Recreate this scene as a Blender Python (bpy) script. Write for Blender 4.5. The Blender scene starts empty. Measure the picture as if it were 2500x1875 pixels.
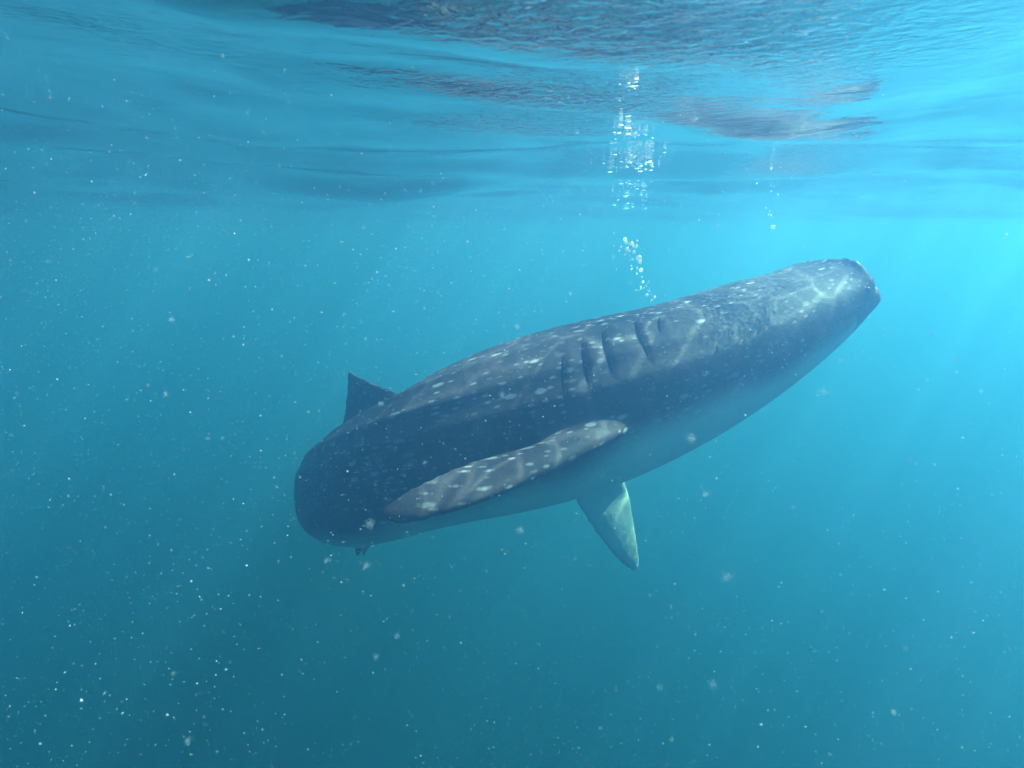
import bpy, bmesh, math, random
import numpy as np
from mathutils import Vector, Matrix
from mathutils.bvhtree import BVHTree

random.seed(7)
rng = np.random.default_rng(11)
sc = bpy.context.scene
col = sc.collection
R = math.radians

# ---------------------------------------------------------------- camera
CAM_H = 0.36                       # metres under the mean water level
PITCH = R(12.9)
FPX = 640.0                        # focal length in 1024-px pixels
cam_d = bpy.data.cameras.new('camera')
cam = bpy.data.objects.new('camera', cam_d)
col.objects.link(cam)
cam.location = (0, 0, -CAM_H)
cam.rotation_euler = (R(90) - PITCH, 0, 0)
cam_d.sensor_width = 36.0
cam_d.lens = 36.0 * FPX / 1024.0
cam_d.clip_start = 0.02
cam_d.clip_end = 400.0
cam_d.dof.use_dof = True
cam_d.dof.focus_distance = 3.2
cam_d.dof.aperture_fstop = 5.0
sc.camera = cam

# ---------------------------------------------------------------- sky, sun, exposure
SUN_EL, SUN_AZ = R(52), R(66)      # azimuth to the right of the view direction (+Y)
world = bpy.data.worlds.new('World')
sc.world = world
world.use_nodes = True
wt = world.node_tree
wt.nodes.clear()
sky = wt.nodes.new('ShaderNodeTexSky')
sky.sky_type = 'NISHITA'
sky.sun_disc = False
sky.sun_elevation = SUN_EL
sky.sun_rotation = SUN_AZ
bg = wt.nodes.new('ShaderNodeBackground')
bg.inputs['Strength'].default_value = 0.07
wo = wt.nodes.new('ShaderNodeOutputWorld')
wt.links.new(sky.outputs[0], bg.inputs[0])
wt.links.new(bg.outputs[0], wo.inputs[0])

sun_d = bpy.data.lights.new('sun', 'SUN')
sun_d.energy = 5.0
sun_d.angle = R(0.53)
sun_d.color = (1.0, 0.96, 0.90)
sun = bpy.data.objects.new('sun', sun_d)
col.objects.link(sun)
to_sun = Vector((math.sin(SUN_AZ) * math.cos(SUN_EL), math.cos(SUN_AZ) * math.cos(SUN_EL), math.sin(SUN_EL)))
sun.rotation_euler = to_sun.to_track_quat('Z', 'Y').to_euler()
sun.location = (20, 20, 40)

sc.view_settings.view_transform = 'Standard'
sc.view_settings.look = 'None'
sc.view_settings.gamma = 1.0
sc.view_settings.use_curve_mapping = False
sc.view_settings.exposure = 2.27

sc.render.engine = 'CYCLES'
cy = sc.cycles
cy.use_denoising = True
try:
    cy.denoiser = 'OPENIMAGEDENOISE'
    cy.denoising_input_passes = 'RGB_ALBEDO_NORMAL'
    cy.denoising_prefilter = 'ACCURATE'
except Exception:
    pass
cy.use_adaptive_sampling = False
cy.max_bounces = 8
cy.diffuse_bounces = 2
cy.glossy_bounces = 3
cy.transmission_bounces = 2
cy.transparent_max_bounces = 8
cy.volume_bounces = 3
cy.sample_clamp_indirect = 0.6
cy.sample_clamp_direct = 0.0

# ---------------------------------------------------------------- helpers
CAM = np.array([0.0, 0.0, -CAM_H])
FWD = np.array([0.0, math.cos(PITCH), -math.sin(PITCH)])
UPV = np.array([0.0, math.sin(PITCH), math.cos(PITCH)])
RGT = np.array([1.0, 0.0, 0.0])


def P(px, py, d):
    """A point of the place, from the sight line it was surveyed along and its distance."""
    return CAM + d * (FWD + (px - 512.0) / FPX * RGT + (384.0 - py) / FPX * UPV)


def tag(o, label=None, cat=None, group=None, kind=None):
    for k, v in (('label', label), ('category', cat), ('group', group), ('kind', kind)):
        if v:
            o[k] = v
    return o


def mesh_obj(name, verts, faces, mat=None, parent=None, smooth=True):
    me = bpy.data.meshes.new(name)
    me.from_pydata([tuple(v) for v in verts], [], faces)
    me.update()
    if smooth:
        me.polygons.foreach_set('use_smooth', [True] * len(me.polygons))
    if mat:
        me.materials.append(mat)
    o = bpy.data.objects.new(name, me)
    col.objects.link(o)
    if parent:
        o.parent = parent
    return o


def new_mat(name):
    m = bpy.data.materials.new(name)
    m.use_nodes = True
    m.node_tree.nodes.clear()
    return m, m.node_tree.nodes, m.node_tree.links


def node(ns, kind, **kw):
    n = ns.new(kind)
    for k, v in kw.items():
        if k.startswith('i_'):
            n.inputs[k[2:].replace('_', ' ')].default_value = v
        else:
            setattr(n, k, v)
    return n


def math_n(ns, ls, op, a, b=None, c=None, clamp=False):
    n = ns.new('ShaderNodeMath')
    n.operation = op
    n.use_clamp = clamp
    for i, x in enumerate((a, b, c)):
        if x is None:
            continue
        if isinstance(x, (int, float)):
            n.inputs[i].default_value = x
        else:
            ls.new(x, n.inputs[i])
    return n.outputs[0]


def ramp(ns, ls, x, lo, hi, a=0.0, b=1.0):
    n = ns.new('ShaderNodeMapRange')
    n.interpolation_type = 'SMOOTHSTEP'
    ls.new(x, n.inputs['Value'])
    n.inputs['From Min'].default_value = lo
    n.inputs['From Max'].default_value = hi
    n.inputs['To Min'].default_value = a
    n.inputs['To Max'].default_value = b
    return n.outputs[0]


# ---------------------------------------------------------------- materials
def water_surface_material():
    m, ns, ls = new_mat('rippled_water')
    tc = node(ns, 'ShaderNodeTexCoord')
    mp = node(ns, 'ShaderNodeMapping')
    mp.inputs['Scale'].default_value = (1.0, 1.9, 1.0)
    mp.inputs['Rotation'].default_value = (0, 0, R(-24))
    ls.new(tc.outputs['Object'], mp.inputs['Vector'])
    warp = node(ns, 'ShaderNodeTexNoise', i_Scale=0.9, i_Detail=2.0)
    ls.new(tc.outputs['Object'], warp.inputs['Vector'])
    # patches of wind ripple
    patch = ramp(ns, ls, warp.outputs['Fac'], 0.44, 0.58, 0.06, 1.0)
    n1 = node(ns, 'ShaderNodeTexNoise', i_Scale=7.0, i_Detail=2.0, i_Distortion=0.6)
    ls.new(mp.outputs[0], n1.inputs['Vector'])
    n2 = node(ns, 'ShaderNodeTexNoise', i_Scale=26.0, i_Detail=2.5, i_Distortion=0.8)
    ls.new(mp.outputs[0], n2.inputs['Vector'])
    h2 = math_n(ns, ls, 'MULTIPLY', n2.outputs['Fac'], patch)
    h1 = math_n(ns, ls, 'MULTIPLY', n1.outputs['Fac'], 0.24)
    h = math_n(ns, ls, 'MULTIPLY_ADD', h2, 0.46, h1)
    bump = node(ns, 'ShaderNodeBump')
    bump.inputs['Strength'].default_value = 1.0
    bump.inputs['Distance'].default_value = 0.013
    ls.new(h, bump.inputs['Height'])
    fr = node(ns, 'ShaderNodeFresnel', i_IOR=1.333)
    ls.new(bump.outputs[0], fr.inputs['Normal'])
    gl = node(ns, 'ShaderNodeBsdfGlossy')
    gl.inputs['Roughness'].default_value = 0.03
    gl.inputs['Color'].default_value = (0.96, 0.98, 1.0, 1)
    ls.new(bump.outputs[0], gl.inputs['Normal'])
    # caustic light net painted into the transparent colour, independent of the ripples
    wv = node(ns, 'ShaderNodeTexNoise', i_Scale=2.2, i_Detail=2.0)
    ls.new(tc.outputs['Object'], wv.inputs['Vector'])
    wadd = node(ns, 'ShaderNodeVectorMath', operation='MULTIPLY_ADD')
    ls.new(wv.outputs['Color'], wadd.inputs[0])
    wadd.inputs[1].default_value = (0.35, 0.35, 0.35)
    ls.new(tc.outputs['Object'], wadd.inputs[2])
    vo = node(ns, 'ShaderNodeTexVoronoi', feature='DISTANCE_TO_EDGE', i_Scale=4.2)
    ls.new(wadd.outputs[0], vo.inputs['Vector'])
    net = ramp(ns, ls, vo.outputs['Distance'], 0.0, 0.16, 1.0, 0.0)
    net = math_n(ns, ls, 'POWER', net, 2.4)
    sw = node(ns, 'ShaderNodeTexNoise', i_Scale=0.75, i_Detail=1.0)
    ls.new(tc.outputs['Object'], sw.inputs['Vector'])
    shaft_tint = ramp(ns, ls, sw.outputs['Fac'], 0.36, 0.64, 0.45, 1.15)  # noise brightens and dims the transmitted colour to paint light shafts
    k = math_n(ns, ls, 'MULTIPLY_ADD', net, 1.0, shaft_tint)
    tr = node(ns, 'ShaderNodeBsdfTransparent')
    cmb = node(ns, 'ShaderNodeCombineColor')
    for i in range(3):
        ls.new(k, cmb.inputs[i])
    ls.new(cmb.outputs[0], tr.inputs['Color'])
    mix = node(ns, 'ShaderNodeMixShader')
    ls.new(fr.outputs[0], mix.inputs[0])
    ls.new(tr.outputs[0], mix.inputs[1])
    ls.new(gl.outputs[0], mix.inputs[2])
    out = node(ns, 'ShaderNodeOutputMaterial')
    ls.new(mix.outputs[0], out.inputs['Surface'])
    return m


def haze_material():
    m, ns, ls = new_mat('sea_water_volume')
    v = node(ns, 'ShaderNodeVolumePrincipled')
    v.inputs['Color'].default_value = (0.135, 0.34, 0.65, 1)
    v.inputs['Density'].default_value = 0.26
    v.inputs['Anisotropy'].default_value = 0.82
    v.inputs['Absorption Color'].default_value = (0.0, 0.525, 0.395, 1)
    out = node(ns, 'ShaderNodeOutputMaterial')
    ls.new(v.outputs[0], out.inputs['Volume'])
    return m


def skin_material():
    m, ns, ls = new_mat('spotted_shark_skin')
    at = node(ns, 'ShaderNodeAttribute', attribute_name='rest')
    pale = node(ns, 'ShaderNodeAttribute', attribute_name='pale')
    mp = node(ns, 'ShaderNodeMapping')
    mp.inputs['Scale'].default_value = (0.62, 1.0, 1.25)
    ls.new(at.outputs['Vector'], mp.inputs['Vector'])
    vo = node(ns, 'ShaderNodeTexVoronoi', feature='F1', i_Scale=11.0, i_Randomness=0.3)
    ls.new(mp.outputs[0], vo.inputs['Vector'])
    big = ramp(ns, ls, vo.outputs['Distance'], 0.12, 0.24, 1.0, 0.0)
    vo2 = node(ns, 'ShaderNodeTexVoronoi', feature='F1', i_Scale=24.0, i_Randomness=0.55)
    ls.new(mp.outputs[0], vo2.inputs['Vector'])
    small = ramp(ns, ls, vo2.outputs['Distance'], 0.14, 0.30, 0.75, 0.0)
    keep = node(ns, 'ShaderNodeTexNoise', i_Scale=3.0, i_Detail=3.0)
    ls.new(at.outputs['Vector'], keep.inputs['Vector'])
    wear = ramp(ns, ls, keep.outputs['Fac'], 0.38, 0.62, 0.25, 1.0)
    # pale upright bars between the columns of spots
    wa = node(ns, 'ShaderNodeTexWave', wave_type='BANDS', bands_direction='X', i_Scale=1.25, i_Distortion=2.5, i_Detail=2.0)
    ls.new(at.outputs['Vector'], wa.inputs['Vector'])
    bars = ramp(ns, ls, wa.outputs['Fac'], 0.86, 1.0, 0.0, 0.06)
    sp = math_n(ns, ls, 'MAXIMUM', big, small)
    sp = math_n(ns, ls, 'MULTIPLY', sp, wear)
    sp = math_n(ns, ls, 'MAXIMUM', sp, bars)
    mott = node(ns, 'ShaderNodeTexNoise', i_Scale=14.0, i_Detail=5.0, i_Roughness=0.65)
    ls.new(at.outputs['Vector'], mott.inputs['Vector'])
    base = node(ns, 'ShaderNodeMix', data_type='RGBA')
    ls.new(mott.outputs['Fac'], base.inputs['Factor'])
    base.inputs[6].default_value = (0.026, 0.017, 0.022, 1)
    base.inputs[7].default_value = (0.060, 0.041, 0.052, 1)
    spots = node(ns, 'ShaderNodeMix', data_type='RGBA')
    ls.new(sp, spots.inputs['Factor'])
    ls.new(base.outputs[2], spots.inputs[6])
    spots.inputs[7].default_value = (0.27, 0.25, 0.28, 1)
    belly = node(ns, 'ShaderNodeMix', data_type='RGBA')
    ls.new(pale.outputs['Fac'], belly.inputs['Factor'])
    ls.new(spots.outputs[2], belly.inputs[6])
    belly.inputs[7].default_value = (0.55, 0.56, 0.54, 1)
    bump = node(ns, 'ShaderNodeBump')
    bump.inputs['Strength'].default_value = 0.5
    bump.inputs['Distance'].default_value = 0.012
    ls.new(mott.outputs['Fac'], bump.inputs['Height'])
    bs = node(ns, 'ShaderNodeBsdfPrincipled')
    bs.inputs['Roughness'].default_value = 0.62
    bs.inputs['Specular IOR Level'].default_value = 0.12
    ls.new(belly.outputs[2], bs.inputs['Base Color'])
    ls.new(bump.outputs[0], bs.inputs['Normal'])
    out = node(ns, 'ShaderNodeOutputMaterial')
    ls.new(bs.outputs[0], out.inputs['Surface'])
    return m


def plain_material(name, c, rough=0.5, spec=0.4, noise=0.0, scale=20.0):
    m, ns, ls = new_mat(name)
    bs = node(ns, 'ShaderNodeBsdfPrincipled')
    bs.inputs['Roughness'].default_value = rough
    bs.inputs['Specular IOR Level'].default_value = spec
    if noise:
        tc = node(ns, 'ShaderNodeTexCoord')
        n = node(ns, 'ShaderNodeTexNoise', i_Scale=scale, i_Detail=4.0)
        ls.new(tc.outputs['Object'], n.inputs['Vector'])
        mx = node(ns, 'ShaderNodeMix', data_type='RGBA')
        ls.new(n.outputs['Fac'], mx.inputs['Factor'])
        mx.inputs[6].default_value = tuple(x * (1 - noise) for x in c) + (1,)
        mx.inputs[7].default_value = tuple(min(1, x * (1 + noise)) for x in c) + (1,)
        ls.new(mx.outputs[2], bs.inputs['Base Color'])
    else:
        bs.inputs['Base Color'].default_value = (*c, 1)
    out = node(ns, 'ShaderNodeOutputMaterial')
    ls.new(bs.outputs[0], out.inputs['Surface'])
    return m


def speck_material():
    m, ns, ls = new_mat('pale_organic_speck')
    df = node(ns, 'ShaderNodeBsdfDiffuse')
    df.inputs['Color'].default_value = (0.66, 0.72, 0.74, 1)
    tl = node(ns, 'ShaderNodeBsdfTranslucent')
    tl.inputs['Color'].default_value = (0.66, 0.72, 0.74, 1)
    mix = node(ns, 'ShaderNodeMixShader')
    mix.inputs[0].default_value = 0.6
    ls.new(df.outputs[0], mix.inputs[1])
    ls.new(tl.outputs[0], mix.inputs[2])
    out = node(ns, 'ShaderNodeOutputMaterial')
    ls.new(mix.outputs[0], out.inputs['Surface'])
    return m


def bubble_material():
    m, ns, ls = new_mat('silver_air_bubble')
    gl = node(ns, 'ShaderNodeBsdfGlossy')
    gl.inputs['Roughness'].default_value = 0.35
    gl.inputs['Color'].default_value = (0.97, 0.97, 0.97, 1)
    tl = node(ns, 'ShaderNodeBsdfTranslucent')
    tl.inputs['Color'].default_value = (0.97, 0.97, 0.97, 1)
    mix = node(ns, 'ShaderNodeMixShader')
    mix.inputs[0].default_value = 0.8
    ls.new(gl.outputs[0], mix.inputs[1])
    ls.new(tl.outputs[0], mix.inputs[2])
    out = node(ns, 'ShaderNodeOutputMaterial')
    ls.new(mix.outputs[0], out.inputs['Surface'])
    return m


M_WATER = water_surface_material()
M_HAZE = haze_material()
M_SKIN = skin_material()
M_SAND = plain_material('pale_sand', (0.42, 0.38, 0.30), 0.9, 0.1, 0.3, 3.0)
M_EYE = plain_material('dark_eye', (0.012, 0.012, 0.015), 0.12, 0.6)
M_GILL = plain_material('gill_recess_shade', (0.006, 0.006, 0.008), 0.8, 0.02, 0.4, 40.0)  # near-black colour paints the shade behind each gill flap
M_SNOW = speck_material()
M_BUB = bubble_material()

# ---------------------------------------------------------------- setting: water surface, seabed, water body
EXT = 58.0


COMPS = [  # wavelength (m), heading (deg from +X), amplitude (m), phase
    (7.824, 66.3, 0.0395, 1.83),
    (4.217, 21.2, 0.0402, 3.79),
    (2.820, 107.7, 0.0209, 1.53),
    (2.203, -14.2, 0.0143, 3.75),
    (1.613, 79.6, 0.0132, 3.24),
    (1.320, 75.6, 0.0174, 6.04),
    (1.037, 101.0, 0.0086, 3.56),
    (0.746, 104.1, 0.0059, 1.98),
    (0.548, 15.9, 0.0020, 3.52),
    (0.363, -18.0, 0.0013, 2.29),
    (0.501, 114.2, 0.0018, 3.39),
    (0.402, 72.8, 0.0014, 2.85),
]


def wave(x, y):
    z = np.zeros_like(x)
    wx = x + 0.16 * np.sin(1.3 * y + 0.7) + 0.10 * np.sin(2.9 * x + 1.9 * y)
    wy = y + 0.16 * np.sin(1.1 * x + 2.0) + 0.10 * np.sin(2.3 * x - 2.7 * y + 1.0)
    for lam, deg, a, ph in COMPS:
        k = 2 * math.pi / lam
        c, s = math.cos(R(deg)), math.sin(R(deg))
        t = k * (wx * c + wy * s) + ph
        z += a * (np.sin(t) + 0.22 * np.cos(2 * t))
    return z


def sinh_axis(n, centre, a, lo, hi):
    b0, b1 = math.asinh((lo - centre) / a), math.asinh((hi - centre) / a)
    return centre + a * np.sinh(np.linspace(b0, b1, n))


gx = sinh_axis(640, 0.2, 1.3, -EXT, EXT)
gy = sinh_axis(640, 1.4, 1.0, -EXT, EXT)
X, Y = np.meshgrid(gx, gy)
Z = wave(X, Y) * np.exp(-((X / 40) ** 2 + (Y / 40) ** 2))
nx = len(gx)
co = np.stack([X, Y, Z], -1).reshape(-1, 3)
idx = np.arange(len(co)).reshape(X.shape)
q = np.stack([idx[:-1, :-1], idx[:-1, 1:], idx[1:, 1:], idx[1:, :-1]], -1).reshape(-1, 4)
me = bpy.data.meshes.new('water_surface')
me.vertices.add(len(co))
me.vertices.foreach_set('co', co.astype(np.float32).ravel())
me.loops.add(q.size)
me.loops.foreach_set('vertex_index', q.astype(np.int32).ravel())
me.polygons.add(len(q))
me.polygons.foreach_set('loop_start', np.arange(0, q.size, 4, dtype=np.int32))
me.polygons.foreach_set('loop_total', np.full(len(q), 4, dtype=np.int32))
me.polygons.foreach_set('use_smooth', np.ones(len(q), dtype=bool))
me.update(calc_edges=True)
me.materials.append(M_WATER)
surf = bpy.data.objects.new('water_surface', me)
col.objects.link(surf)
tag(surf, 'rippled underside of the sea surface mirroring the blue water', kind='structure')

n = 60
ax = np.linspace(-EXT, EXT, n)
sx, sy = np.meshgrid(ax, ax)
sz = -32 + 0.8 * np.sin(sx * 0.21 + 1) * np.cos(sy * 0.17) + 0.3 * np.sin(sx * 0.6 + sy * 0.5)
sv = np.stack([sx, sy, sz], -1).reshape(-1, 3)
si = np.arange(n * n).reshape(n, n)
sf = np.stack([si[:-1, :-1], si[:-1, 1:], si[1:, 1:], si[1:, :-1]], -1).reshape(-1, 4).tolist()
bed = mesh_obj('seabed', sv, sf, M_SAND)
tag(bed, 'sandy seabed far below in the blue', kind='structure')

# ---------------------------------------------------------------- the whale shark
# spine: image column, image row, distance, half height above, below (px at that distance), half width (m)
KEYS = [
    (829, 279, 4.08, 23.0, 18.8, 0.42),
    (827, 280, 4.08, 22.4, 25.5, 0.46),
    (822, 283, 4.08, 22.4, 31.6, 0.48),
    (811, 289, 4.07, 24.8, 37.0, 0.49),
    (794, 302, 4.04, 32.2, 42.7, 0.50),
    (776, 314, 4.00, 41.6, 49.0, 0.52),
    (748, 330, 3.95, 49.5, 55.7, 0.54),
    (704, 356, 3.86, 60.5, 64.7, 0.55),
    (648, 382, 3.78, 72.6, 75.3, 0.55),
    (590, 402, 3.72, 80.1, 82.6, 0.54),
    (540, 418, 3.69, 82.5, 85.0, 0.53),
    (491, 433, 3.69, 78.5, 80.0, 0.51),
    (457, 445, 3.72, 74.0, 75.0, 0.49),
    (422, 460, 3.82, 67.0, 68.0, 0.46),
    (385, 478, 4.05, 63, 64, 0.44),
    (352, 489, 4.48, 57, 58, 0.42),
    (340, 497, 5.05, 43, 46, 0.34),
    (338, 504, 5.70, 30, 33, 0.26),
    (339, 510, 6.35, 20, 22, 0.19),
    (341, 514, 6.95, 13, 14, 0.12),
    (342, 516, 7.40, 8, 8, 0.07),
]
ROLL = R(6)


def catmull(pts, n):
    pts = np.asarray(pts, float)
    ext = np.vstack([2 * pts[0] - pts[1], pts, 2 * pts[-1] - pts[-2]])
    out = []
    for t in np.linspace(0, len(pts) - 1, n):
        i = min(int(t), len(pts) - 2)
        f = t - i
        p0, p1, p2, p3 = ext[i], ext[i + 1], ext[i + 2], ext[i + 3]
        out.append(0.5 * (2 * p1 + (p2 - p0) * f + (2 * p0 - 5 * p1 + 4 * p2 - p3) * f * f + (3 * p1 - p0 - 3 * p2 + p3) * f ** 3))
    return np.array(out)


def unit(v):
    return v / np.linalg.norm(v, axis=-1, keepdims=True)


def spine_of(keys, n):
    rows = []
    for (px, py, d, a, b, w) in keys:
        rows.append([*P(px, py, d), a * d / FPX, b * d / FPX, w])
    r = catmull(rows, n)
    head = r[:14].copy()
    for _ in range(4):                       # iron out small kinks between the surveyed stations
        pad = np.vstack([2 * r[0] - r[6:0:-1], r, 2 * r[-1] - r[-2:-8:-1]])
        r = np.stack([np.convolve(pad[:, q], np.ones(13) / 13, 'valid') for q in range(r.shape[1])], 1)
    wgt = np.clip(1 - np.arange(14) / 14.0, 0, 1)[:, None]
    r[:14, 3:] = head[:, 3:] * wgt + r[:14, 3:] * (1 - wgt)
    c = r[:, :3]
    t = unit(np.gradient(c, axis=0))
    up = np.array([0, 0, 1.0])
    s = unit(np.cross(np.broadcast_to(up, t.shape), t))      # sideways (points to the far side)
    u = unit(np.cross(t, s))
    cr, sr = math.cos(ROLL), math.sin(ROLL)
    u2 = u * cr - s * sr
    s2 = s * cr + u * sr
    return c, t, s2, u2, r[:, 3], r[:, 4], r[:, 5]


def loft(c, s, u, ha, hb, w, seg=56, power=2.3, ridges=None):
    verts, faces = [], []
    th = np.linspace(0, 2 * math.pi, seg, endpoint=False)
    ct, st = np.cos(th), np.sin(th)
    m = len(c)
    for i in range(m):
        pw = power + 1.5 * max(0.0, 1 - i / (0.16 * m))
        ex = np.sign(ct) * np.abs(ct) ** (2 / pw)
        ey = np.sign(st) * np.abs(st) ** (2 / pw)
        k = 1.0
        if ridges is not None:
            k = 1.0 + ridges(i / (m - 1), th)
        hh = np.where(st >= 0, ha[i], hb[i])
        p = c[i] + np.outer(ex * w[i] * k, s[i]) + np.outer(ey * hh * k, u[i])
        verts.extend(p)
    for i in range(m - 1):
        for j in range(seg):
            a, b = i * seg + j, i * seg + (j + 1) % seg
            faces.append((a, b, b + seg, a + seg))
    faces.append(tuple(range(seg - 1, -1, -1)))
    faces.append(tuple((m - 1) * seg + j for j in range(seg)))
    return verts, faces


def body_ridges(f, th):
    amp = 0.034 * np.clip((f - 0.28) / 0.15, 0, 1) * np.clip((1.0 - f) / 0.3, 0, 1)
    r = np.zeros_like(th)
    for a0 in (R(64), R(40), R(17), R(116), R(140), R(163)):
        d = np.angle(np.exp(1j * (th - a0)))
        r += np.exp(-(d / R(3.6)) ** 2)
    r += 0.8 * np.exp(-(np.angle(np.exp(1j * (th - R(90)))) / R(5)) ** 2)
    return amp * r


SP = spine_of(KEYS, 220)
bv, bf = loft(SP[0], SP[2], SP[3], SP[4], SP[5], SP[6], ridges=body_ridges)
parts_v, parts_f = [list(bv)], [bf]

def fin(lead, trail, thick, n=26, seg=16):
    """A fin between its leading and trailing edge; thick: metres, root to tip."""
    le, te = catmull(lead, n), catmull(trail, n)
    verts, faces = [], []
    span = unit(np.gradient((le + te) / 2, axis=0))
    th = np.linspace(0, 2 * math.pi, seg, endpoint=False)
    tk = np.interp(np.linspace(0, 1, n), np.linspace(0, 1, len(thick)), thick)
    for i in range(n):
        ch = te[i] - le[i]
        nrm = unit(np.cross(span[i], ch))
        x = 0.5 - 0.5 * np.cos(th)
        prof = np.sin(th) * (0.35 + 0.65 * np.sqrt(np.clip(1 - x, 0, 1)))
        p = le[i] + np.outer(x, ch) + np.outer(prof * tk[i] * 0.5, nrm)
        verts.extend(p)
    for i in range(n - 1):
        for j in range(seg):
            a, b = i * seg + j, i * seg + (j + 1) % seg
            faces.append((a, b, b + seg, a + seg))
    faces.append(tuple(range(seg - 1, -1, -1)))
    faces.append(tuple((n - 1) * seg + j for j in range(seg)))
    return verts, faces


near_lead = [P(700, 394, 3.74), P(656, 416, 3.38), P(608, 442, 3.10), P(530, 482, 2.86), P(470, 507, 2.75), P(420, 522, 2.70), P(393, 524, 2.70), P(381, 517, 2.71)]
near_trail = [P(604, 386, 3.55), P(580, 413, 3.27), P(534, 445, 3.13), P(495, 455, 3.03), P(458, 466, 2.93), P(416, 485, 2.81), P(391, 500, 2.74), P(381, 510, 2.72)]
far_lead = [P(618, 462, 4.22), P(628, 490, 4.56), P(633, 515, 4.62), P(637, 540, 4.66), P(640, 562, 4.68), P(637, 571, 4.68)]
far_trail = [P(568, 466, 4.12), P(574, 499, 4.22), P(585, 518, 4.34), P(601, 541, 4.48), P(618, 561, 4.60), P(631, 571, 4.66)]
c_d, u_d = SP[0], SP[3]
dorsal_lead = [P(412, 412, 3.80), P(398, 393, 3.84), P(377, 384, 3.93), P(359, 376, 3.99), P(349, 370, 4.02)]
dorsal_trail = [P(338, 462, 4.40), P(339, 440, 4.34), P(343, 416, 4.22), P(346, 394, 4.12), P(348, 372, 4.03)]
tail = SP[0][-1]
tt = SP[1][-1]
UPZ = np.array([0, 0, 1.0])
caud_up_lead = [tail - tt * 0.35, tail + tt * 0.05 + UPZ * 0.30, tail + tt * 0.40 + UPZ * 0.75, tail + tt * 0.70 + UPZ * 1.10]
caud_up_trail = [tail + tt * 0.15 - UPZ * 0.05, tail + tt * 0.35 + UPZ * 0.22, tail + tt * 0.58 + UPZ * 0.68, tail + tt * 0.74 + UPZ * 1.09]
caud_lo_lead = [tail - tt * 0.25, tail + tt * 0.02 - UPZ * 0.16, tail + tt * 0.22 - UPZ * 0.34]
caud_lo_trail = [tail + tt * 0.2 + UPZ * 0.05, tail + tt * 0.26 - UPZ * 0.14, tail + tt * 0.28 - UPZ * 0.33]
sec_i = 168
sc0, st0, su0 = SP[0][sec_i], SP[1][sec_i], SP[3][sec_i]
sec_lead = [sc0 - st0 * 0.25 + su0 * 0.12, sc0 - st0 * 0.02 + su0 * 0.29, sc0 + st0 * 0.14 + su0 * 0.37]
sec_trail = [sc0 + st0 * 0.16 + su0 * 0.1, sc0 + st0 * 0.14 + su0 * 0.27, sc0 + st0 * 0.17 + su0 * 0.36]
FINS = [(near_lead, near_trail, (0.16, 0.12, 0.08, 0.045)), (far_lead, far_trail, (0.12, 0.08, 0.05, 0.035)),
        (dorsal_lead, dorsal_trail, (0.12, 0.08, 0.05, 0.035)), (caud_up_lead, caud_up_trail, (0.10, 0.06, 0.035)),
        (caud_lo_lead, caud_lo_trail, (0.10, 0.05, 0.035)), (sec_lead, sec_trail, (0.08, 0.05, 0.035))]
for dx, dd_ in ((0, 0.0), (6, 0.42)):
    FINS.append(([P(376 + dx, 516, 4.28 + dd_), P(368 + dx, 540, 4.34 + dd_), P(358 + dx, 557, 4.42 + dd_)],
                 [P(350 + dx, 516, 4.42 + dd_), P(353 + dx, 540, 4.44 + dd_), P(357 + dx, 556, 4.44 + dd_)], (0.08, 0.05, 0.035)))
for a_, b_, t_ in FINS:
    v_, f_ = fin(a_, b_, t_)
    parts_v.append(list(v_)); parts_f.append(f_)

av, af = [], []
for v_, f_ in zip(parts_v, parts_f):
    o_ = len(av)
    av.extend(v_)
    af.extend([tuple(i + o_ for i in f) for f in f_])
raw = mesh_obj('body_source', av, af)
bm = bmesh.new(); bm.from_mesh(raw.data)
off = 0
bmesh.ops.recalc_face_normals(bm, faces=bm.faces)
bm.to_mesh(raw.data); bm.free()
rm = raw.modifiers.new('remesh', 'REMESH')
rm.mode = 'VOXEL'
rm.voxel_size = 0.014
rm.use_smooth_shade = True
sm = raw.modifiers.new('smooth', 'SMOOTH')
sm.factor = 0.5
sm.iterations = 10
dg = bpy.context.evaluated_depsgraph_get()
bme = bpy.data.meshes.new_from_object(raw.evaluated_get(dg))
bpy.data.objects.remove(raw)
bme.name = 'body'
bme.materials.clear()
bme.materials.append(M_SKIN)
bme.polygons.foreach_set('use_smooth', [True] * len(bme.polygons))

nv = len(bme.vertices)
vc = np.empty(nv * 3, np.float32); bme.vertices.foreach_get('co', vc); vc = vc.reshape(-1, 3).astype(float)
vn = np.empty(nv * 3, np.float32); bme.vertices.foreach_get('normal', vn); vn = vn.reshape(-1, 3).astype(float)
C, T, S, U = SP[0], SP[1], SP[2], SP[3]
arc = np.concatenate([[0], np.cumsum(np.linalg.norm(np.diff(C, axis=0), axis=1))])
near_i = np.empty(nv, int)
for a in range(0, nv, 20000):
    d2 = ((vc[a:a + 20000, None, :] - C[None]) ** 2).sum(-1)
    near_i[a:a + 20000] = d2.argmin(1)
dv = vc - C[near_i]
rs = arc[near_i] + (dv * T[near_i]).sum(1)
ru = (dv * S[near_i]).sum(1)
rv = (dv * U[near_i]).sum(1)
rest = np.stack([rs, ru, rv], 1)
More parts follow.
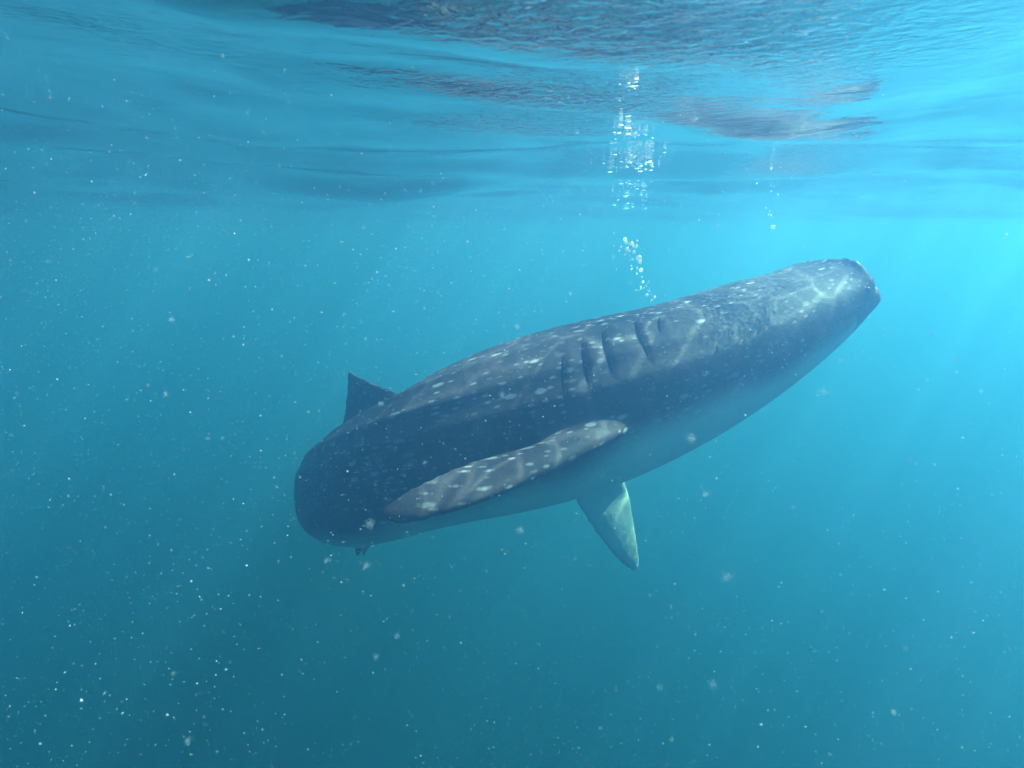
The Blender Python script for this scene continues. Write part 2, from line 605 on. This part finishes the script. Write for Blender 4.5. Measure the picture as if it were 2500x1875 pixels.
# the lower jaw reaches a little past the upper lip, with the mouth line between them
fr = np.clip(1 - rs / 0.32, 0, 1)
fr = fr * fr * (3 - 2 * fr)
mid_v = -0.035
vc -= T[near_i] * (0.42 * fr * np.clip(mid_v - rv, 0, 0.2))[:, None]
mouth = np.exp(-((rv - mid_v) / 0.016) ** 2) * np.clip(1 - rs / 0.10, 0, 1) ** 0.5
vc += T[near_i] * (0.07 * mouth)[:, None]
nu = (vn * U[near_i]).sum(1)
hb = SP[5][near_i]
wob = 0.05 * np.sin(rs * 5.1 + 0.6) + 0.03 * np.sin(rs * 11.3)
pl = np.clip((-(rv / hb) - 0.04 - 0.52 * np.clip((rs - 1.7) / 1.2, 0, 1) + wob) / 0.45, 0, 1)
# the undersides of the fins are pale as well
off_body = (np.abs(ru) > SP[6][near_i] * 1.04) | (rv < -hb * 1.03)
pl = np.where(off_body, np.clip((np.where(ru < 0, 0.10, -0.40) - nu) / 0.3, 0, 1), pl)
up_fin = rv > SP[4][near_i] * 1.02
pl = np.where(off_body & (ru < 0), 0.65 * pl, pl)
pl = np.where(off_body & (ru > 0), 0.0, pl)
pl = np.where(up_fin, 0.0, pl)
pl = np.where(rs < 0.35, pl * 0.3, pl)
pl = np.where((rs < 0.45), pl * np.clip((-nu + 0.1) / 0.4, 0, 1), pl)
pl = pl * pl * (3 - 2 * pl)
at = bme.attributes.new('rest', 'FLOAT_VECTOR', 'POINT'); at.data.foreach_set('vector', rest.astype(np.float32).ravel())
at = bme.attributes.new('pale', 'FLOAT', 'POINT'); at.data.foreach_set('value', pl.astype(np.float32))

root_pt = Vector(C[120])
shark = bpy.data.objects.new('whale_shark', None)
shark.empty_display_size = 0.3
shark.location = root_pt
col.objects.link(shark)
tag(shark, 'huge dark grey spotted whale shark swimming up to the right beneath the surface', 'shark')
bpy.context.view_layer.update()


def attach(o):
    o.parent = shark
    o.matrix_parent_inverse = Matrix.Translation(-root_pt)
    return o


body = bpy.data.objects.new('body', bme)
col.objects.link(body)
attach(body)
tree = BVHTree.FromPolygons([tuple(v) for v in vc], [tuple(p.vertices) for p in bme.polygons])


def on_skin(i, ang, side=-1):
    """The skin point at spine ring i, ang radians above the flank; side -1 is the flank that faces the camera."""
    d = S[i] * side * math.cos(ang) + U[i] * math.sin(ang)
    o_ = C[i] + d * 2.0
    hit, nrm, _, _ = tree.ray_cast(Vector(o_), Vector(-d))
    return (np.array(hit), np.array(nrm)) if hit is not None else (C[i] + d * 0.4, d)


def ring_at(px):
    """Ring whose spine point lies at this image column."""
    xs = np.array([512 + FPX * (c - CAM)[0] / ((c - CAM) @ FWD) for c in C])
    return int(np.abs(xs[:150] - px).argmin())


GILLS = ((652, 54, 40, 0.6), (628, 56, 27, 1.0), (602, 54, 24, 1.0), (580, 50, 22, 0.9), (562, 44, 22, 0.5))
gill_lines = []
for px, a0, a1, big in GILLS:
    for sd in (-1, 1):
        i = ring_at(px)
        pts, nns = [], []
        for f in np.linspace(0, 1, 16):
            p, nn = on_skin(i, R(a0 + (a1 - a0) * f), sd)
            pts.append(p + T[i] * 0.07 * (f - 0.5)); nns.append(nn)
        gill_lines.append((i, sd, big, np.array(pts), np.array(nns)))
GAP = 0.075
for i, sd, big, pts, nns in gill_lines:
    sel = np.nonzero((np.abs(vc - pts.mean(0)) < 0.45).all(1))[0]
    d = vc[sel, None, :] - pts[None]
    k = (d ** 2).sum(-1).argmin(1)
    dk = d[np.arange(len(sel)), k]
    t = dk @ T[i]
    off_l = np.linalg.norm(dk - np.outer(t, T[i]), axis=1)
    tap = np.sin(math.pi * (0.04 + 0.92 * k / 15.0)) ** 0.6
    prof = np.where(t < 0, np.clip(1 + t / 0.012, 0, 1), np.clip(1 - t / GAP, 0, 1))
    dep = 0.019 * big * tap * prof * np.clip(1 - (off_l - 0.03) / 0.03, 0, 1) * (np.abs(t) < GAP)
    vc[sel] -= nns[k] * dep[:, None]
bme.vertices.foreach_set('co', vc.astype(np.float32).ravel())
bme.update()
tree = BVHTree.FromPolygons([tuple(v) for v in vc], [tuple(p.vertices) for p in bme.polygons])
for i, sd, big, pts, nns in gill_lines:
    verts, faces = [], []
    m = len(pts)
    for k in range(m):
        f = k / (m - 1)
        wd = 0.024 * big * math.sin(math.pi * (0.03 + 0.94 * f)) ** 0.7
        for q in (0.002, 0.5, 1.0):
            src = pts[k] + T[i] * wd * q + nns[k] * 0.15
            hit, nn, _, _ = tree.ray_cast(Vector(src), Vector(-nns[k]), 0.4)
            hp = np.array(hit) if hit is not None else pts[k] + T[i] * wd * q
            verts.append(hp + nns[k] * (0.004 if q < 1 else 0.001))
    for k in range(m - 1):
        for j in range(2):
            a = k * 3 + j
            faces.append((a, a + 1, a + 4, a + 3))
    attach(mesh_obj('gill_slit', verts, faces, M_GILL))  # dark strip laid in the carved groove as painted shade

for sd in (-1, 1):
    i = ring_at(806)
    p, nn = on_skin(i, R(2), sd)
    bm = bmesh.new()
    bmesh.ops.create_uvsphere(bm, u_segments=16, v_segments=10, radius=0.019)
    me_ = bpy.data.meshes.new('eye'); bm.to_mesh(me_); bm.free()
    me_.polygons.foreach_set('use_smooth', [True] * len(me_.polygons))
    me_.materials.append(M_EYE)
    e = bpy.data.objects.new('eye', me_)
    col.objects.link(e)
    e.location = Vector(p - nn * 0.009)
    attach(e)

# ---------------------------------------------------------------- bubbles, added surface glints
def ball(name, sub, mat, jitter=0.0):
    bm = bmesh.new()
    bmesh.ops.create_icosphere(bm, subdivisions=sub, radius=1.0)
    if jitter:
        for v in bm.verts:
            v.co *= 1 + random.uniform(-jitter, jitter)
    me_ = bpy.data.meshes.new(name); bm.to_mesh(me_); bm.free()
    me_.polygons.foreach_set('use_smooth', [True] * len(me_.polygons))
    me_.materials.append(mat)
    return me_


BUB = ball('bubble_or_glint', 2, M_BUB)  # one ball mesh for the real bubbles and the added surface glints


def bubble(p, r, label, group, squash=(1, 1, 1)):
    o = bpy.data.objects.new('bubble_or_glint', BUB)
    o.location = Vector(p)
    o.scale = (r * squash[0], r * squash[1], r * squash[2])
    col.objects.link(o)
    tag(o, label, 'bubble', group)
    return o


G1 = 'air bubbles rising above the back of the shark'
L1 = 'tiny silver air bubble in the stream rising from the back of the shark'
D1 = 3.75
for k in range(16):  # extra bubbles packed together to stand for a blown-out sparkle
    bubble(P(631 + random.gauss(0, 3.6), 245 + random.gauss(0, 3.4), D1 + random.gauss(0, .05)), random.uniform(.005, .011),
           'air bubble added to the knot standing for the sparkle atop the rising stream', G1)
bubble(P(631, 245, D1), 0.020, 'largest and brightest air bubble at the top of the rising stream', G1)
bubble(P(639, 258, D1 + .05), 0.019, 'second largest air bubble just under the brightest one', G1)
for px, py, r in ((640, 262, .012), (634, 252, .011), (627, 249, .012), (641, 270, .013), (643, 282, .008), (637, 268, .007),
                  (647, 295, .009), (655, 297, .008), (652, 300, .005), (621, 247, .008), (619, 251, .007), (625, 255, .006),
                  (632, 259, .006), (637, 274, .006), (641, 289, .004), (644, 288, .004), (636, 290, .004), (642, 277, .005)):
    bubble(P(px, py, D1 + random.uniform(-.1, .1)), r, L1, G1)
for k in range(26):
    f = random.random()
    px = 627 + 20 * f + random.gauss(0, 5)
    py = 246 + 50 * f + random.gauss(0, 3)
    bubble(P(px, py, D1 + random.uniform(-.15, .15)), random.uniform(.002, .005), L1, G1)

G2 = 'air bubbles in the thin column beside the main stream'
L2 = 'tiny air bubble in the thin sparse column to the right of the main bubble stream'
bubble(P(773, 227, 3.9), 0.014, 'bright single air bubble at the foot of the thin right column', G2)
for k in range(13):
    f = random.random()
    px = random.choice((774, 760)) + random.gauss(0, 3.5)
    py = 160 + 66 * f
    d = min(4.6, CAM_H * 0.86 / max(0.02, math.tan(math.atan((384 - py) / FPX) - PITCH))) if py < 232 else 4.0
    bubble(P(px, py, d), random.uniform(.003, .007), L2, G2)

# squashed balls added under the surface, standing for mirrored glints of the stream
G3 = 'added glints under the rippled surface'
L3 = 'tiny added ball standing for a mirrored glint in the streak above the shark'
bands = [(72, 95, 6, 14), (122, 139, 8, 22), (149, 172, 13, 46), (176, 192, 11, 28), (193, 208, 11, 30)]
for y0, y1, sx_, cnt in bands:
    for k in range(cnt):
        px = 631 + random.gauss(0, sx_ * 1.05) + 3 * math.sin(k * 2.4)
        py = random.uniform(y0, y1) if k % 3 else random.gauss(y0 + (y1 - y0) * 0.6, 2.0)
        ray = unit(P(px, py, 1.0) - CAM)
        if ray[2] <= 0.01:
            continue
        d = CAM_H / ray[2]
        for _ in range(12):
            q_ = CAM + ray * d
            zz = float(wave(np.array(q_[0]), np.array(q_[1]))) - 0.006
            d += (zz - q_[2]) / ray[2] * 0.5
            d = min(max(d, 0.5), 9)
        q_ = CAM + ray * d
        r = (.0005 + .0016 * random.random() ** 3) * d
        bubble(q_ - np.array([0, 0, r]), r, L3, G3, (random.uniform(1.2, 2.6), random.uniform(.8, 1.6), random.uniform(.5, .8)))

# ---------------------------------------------------------------- drifting specks
octa = np.array([(1, 0, 0), (-1, 0, 0), (0, 1, 0), (0, -1, 0), (0, 0, 1), (0, 0, -1)], float)
ofc = [(0, 2, 4), (2, 1, 4), (1, 3, 4), (3, 0, 4), (2, 0, 5), (1, 2, 5), (3, 1, 5), (0, 3, 5)]
NP = 64000
sp_ = np.stack([rng.uniform(-4.2, 4.2, NP), rng.uniform(0.3, 4.6, NP), rng.uniform(-3.4, 0.0, NP)], 1)
dd = np.linalg.norm(sp_ - CAM, axis=1)
sp_ = sp_[(sp_[:, 2] < wave(sp_[:, 0], sp_[:, 1]) - 0.01) & (dd > 0.45)]
NP = len(sp_)
dd = np.linalg.norm(sp_ - CAM, axis=1)
rad = np.where(np.arange(NP) < 14000, 0.0007 + 0.0017 * rng.random(NP) ** 4, 0.0007 + 0.0007 * rng.random(NP)) * np.minimum(1.0, dd / 1.6)
sv_ = (octa[None] * rad[:, None, None] * rng.uniform(0.6, 1.5, (NP, 1, 3)) + sp_[:, None]).reshape(-1, 3)
sf_ = (np.array(ofc)[None] + 6 * np.arange(NP)[:, None, None]).reshape(-1, 3).tolist()
snow = mesh_obj('marine_snow', sv_, sf_, M_SNOW, smooth=False)
tag(snow, 'fine pale specks of plankton drifting through the whole water', 'plankton', kind='stuff')

def clump(n_bits):
    """A loose clump of tiny bits, a few millimetres across."""
    vs, fs = [], []
    for _ in range(n_bits):
        c = rng.normal(0, 0.38, 3)
        a = octa * rng.uniform(0.015, 0.045) * rng.uniform(0.5, 1.4, 3) + c
        k = len(vs)
        vs.extend(a)
        fs.extend([(i + k, j + k, l + k) for i, j, l in ofc])
    me_ = bpy.data.meshes.new('marine_snow_flake')
    me_.from_pydata([tuple(v) for v in vs], [], fs)
    me_.materials.append(M_SNOW)
    return me_


FLS = [clump(k) for k in (200, 260, 320, 170, 230)]
GF = 'soft pale flakes drifting in the open water'


flakes = [((713, 684), 7, 'largest soft pale flake drifting in the open water below the far pectoral fin'),
          ((727, 577), 8, 'faint wide pale flake drifting to the right of the far pectoral fin'),
          ((366, 566), 5, 'small pale flake drifting under the hind body of the shark'),
          ((370, 524), 6, 'pale oblong flake beside the tip of the near pectoral fin'),
          ((520, 530), 5, 'pale flake drifting between the near and far pectoral fins'),
          ((691, 438), 6, 'pale flake drifting in front of the belly of the shark'),
          ((823, 391), 6, 'pale flake drifting under the head of the shark'),
          ((502, 395), 5, 'pale flake drifting in front of the dark flank of the shark'),
          ((577, 132), 3, 'small pinkish pale flake just under the rippled surface')]
for (px, py), rp, lb in flakes:
    d = random.uniform(0.9, 1.5)
    o = bpy.data.objects.new('marine_snow_flake', random.choice(FLS))
    o.location = Vector(P(px, py, d))
    r = rp * d / FPX
    o.scale = (r * random.uniform(.8, 1.1), r, r * random.uniform(.8, 1.1))
    col.objects.link(o)
    tag(o, lb, 'flake', GF)
LB = 'faint soft pale flake drifting in the open blue water'
for k in range(34):
    d = random.uniform(0.9, 2.2)
    px, py = random.uniform(20, 1000), random.uniform(240, 750)
    o = bpy.data.objects.new('marine_snow_flake', random.choice(FLS))
    o.location = Vector(P(px, py, d))
    r = random.uniform(2.0, 4.5) * d / FPX
    o.scale = (r * random.uniform(.7, 1.2), r, r * random.uniform(.7, 1.2))
    col.objects.link(o)
    tag(o, LB, 'flake', GF)

# ---------------------------------------------------------------- the body of water
bm = bmesh.new()
bmesh.ops.create_cube(bm, size=2.0)
for v in bm.verts:
    v.co = Vector((v.co.x * 62, v.co.y * 62, 0.22 if v.co.z > 0 else -34.5))
hme = bpy.data.meshes.new('haze'); bm.to_mesh(hme); bm.free()
hme.materials.append(M_HAZE)
hz = bpy.data.objects.new('haze', hme)
col.objects.link(hz)
tag(hz, 'hazy blue sea water filling the whole view', kind='stuff')
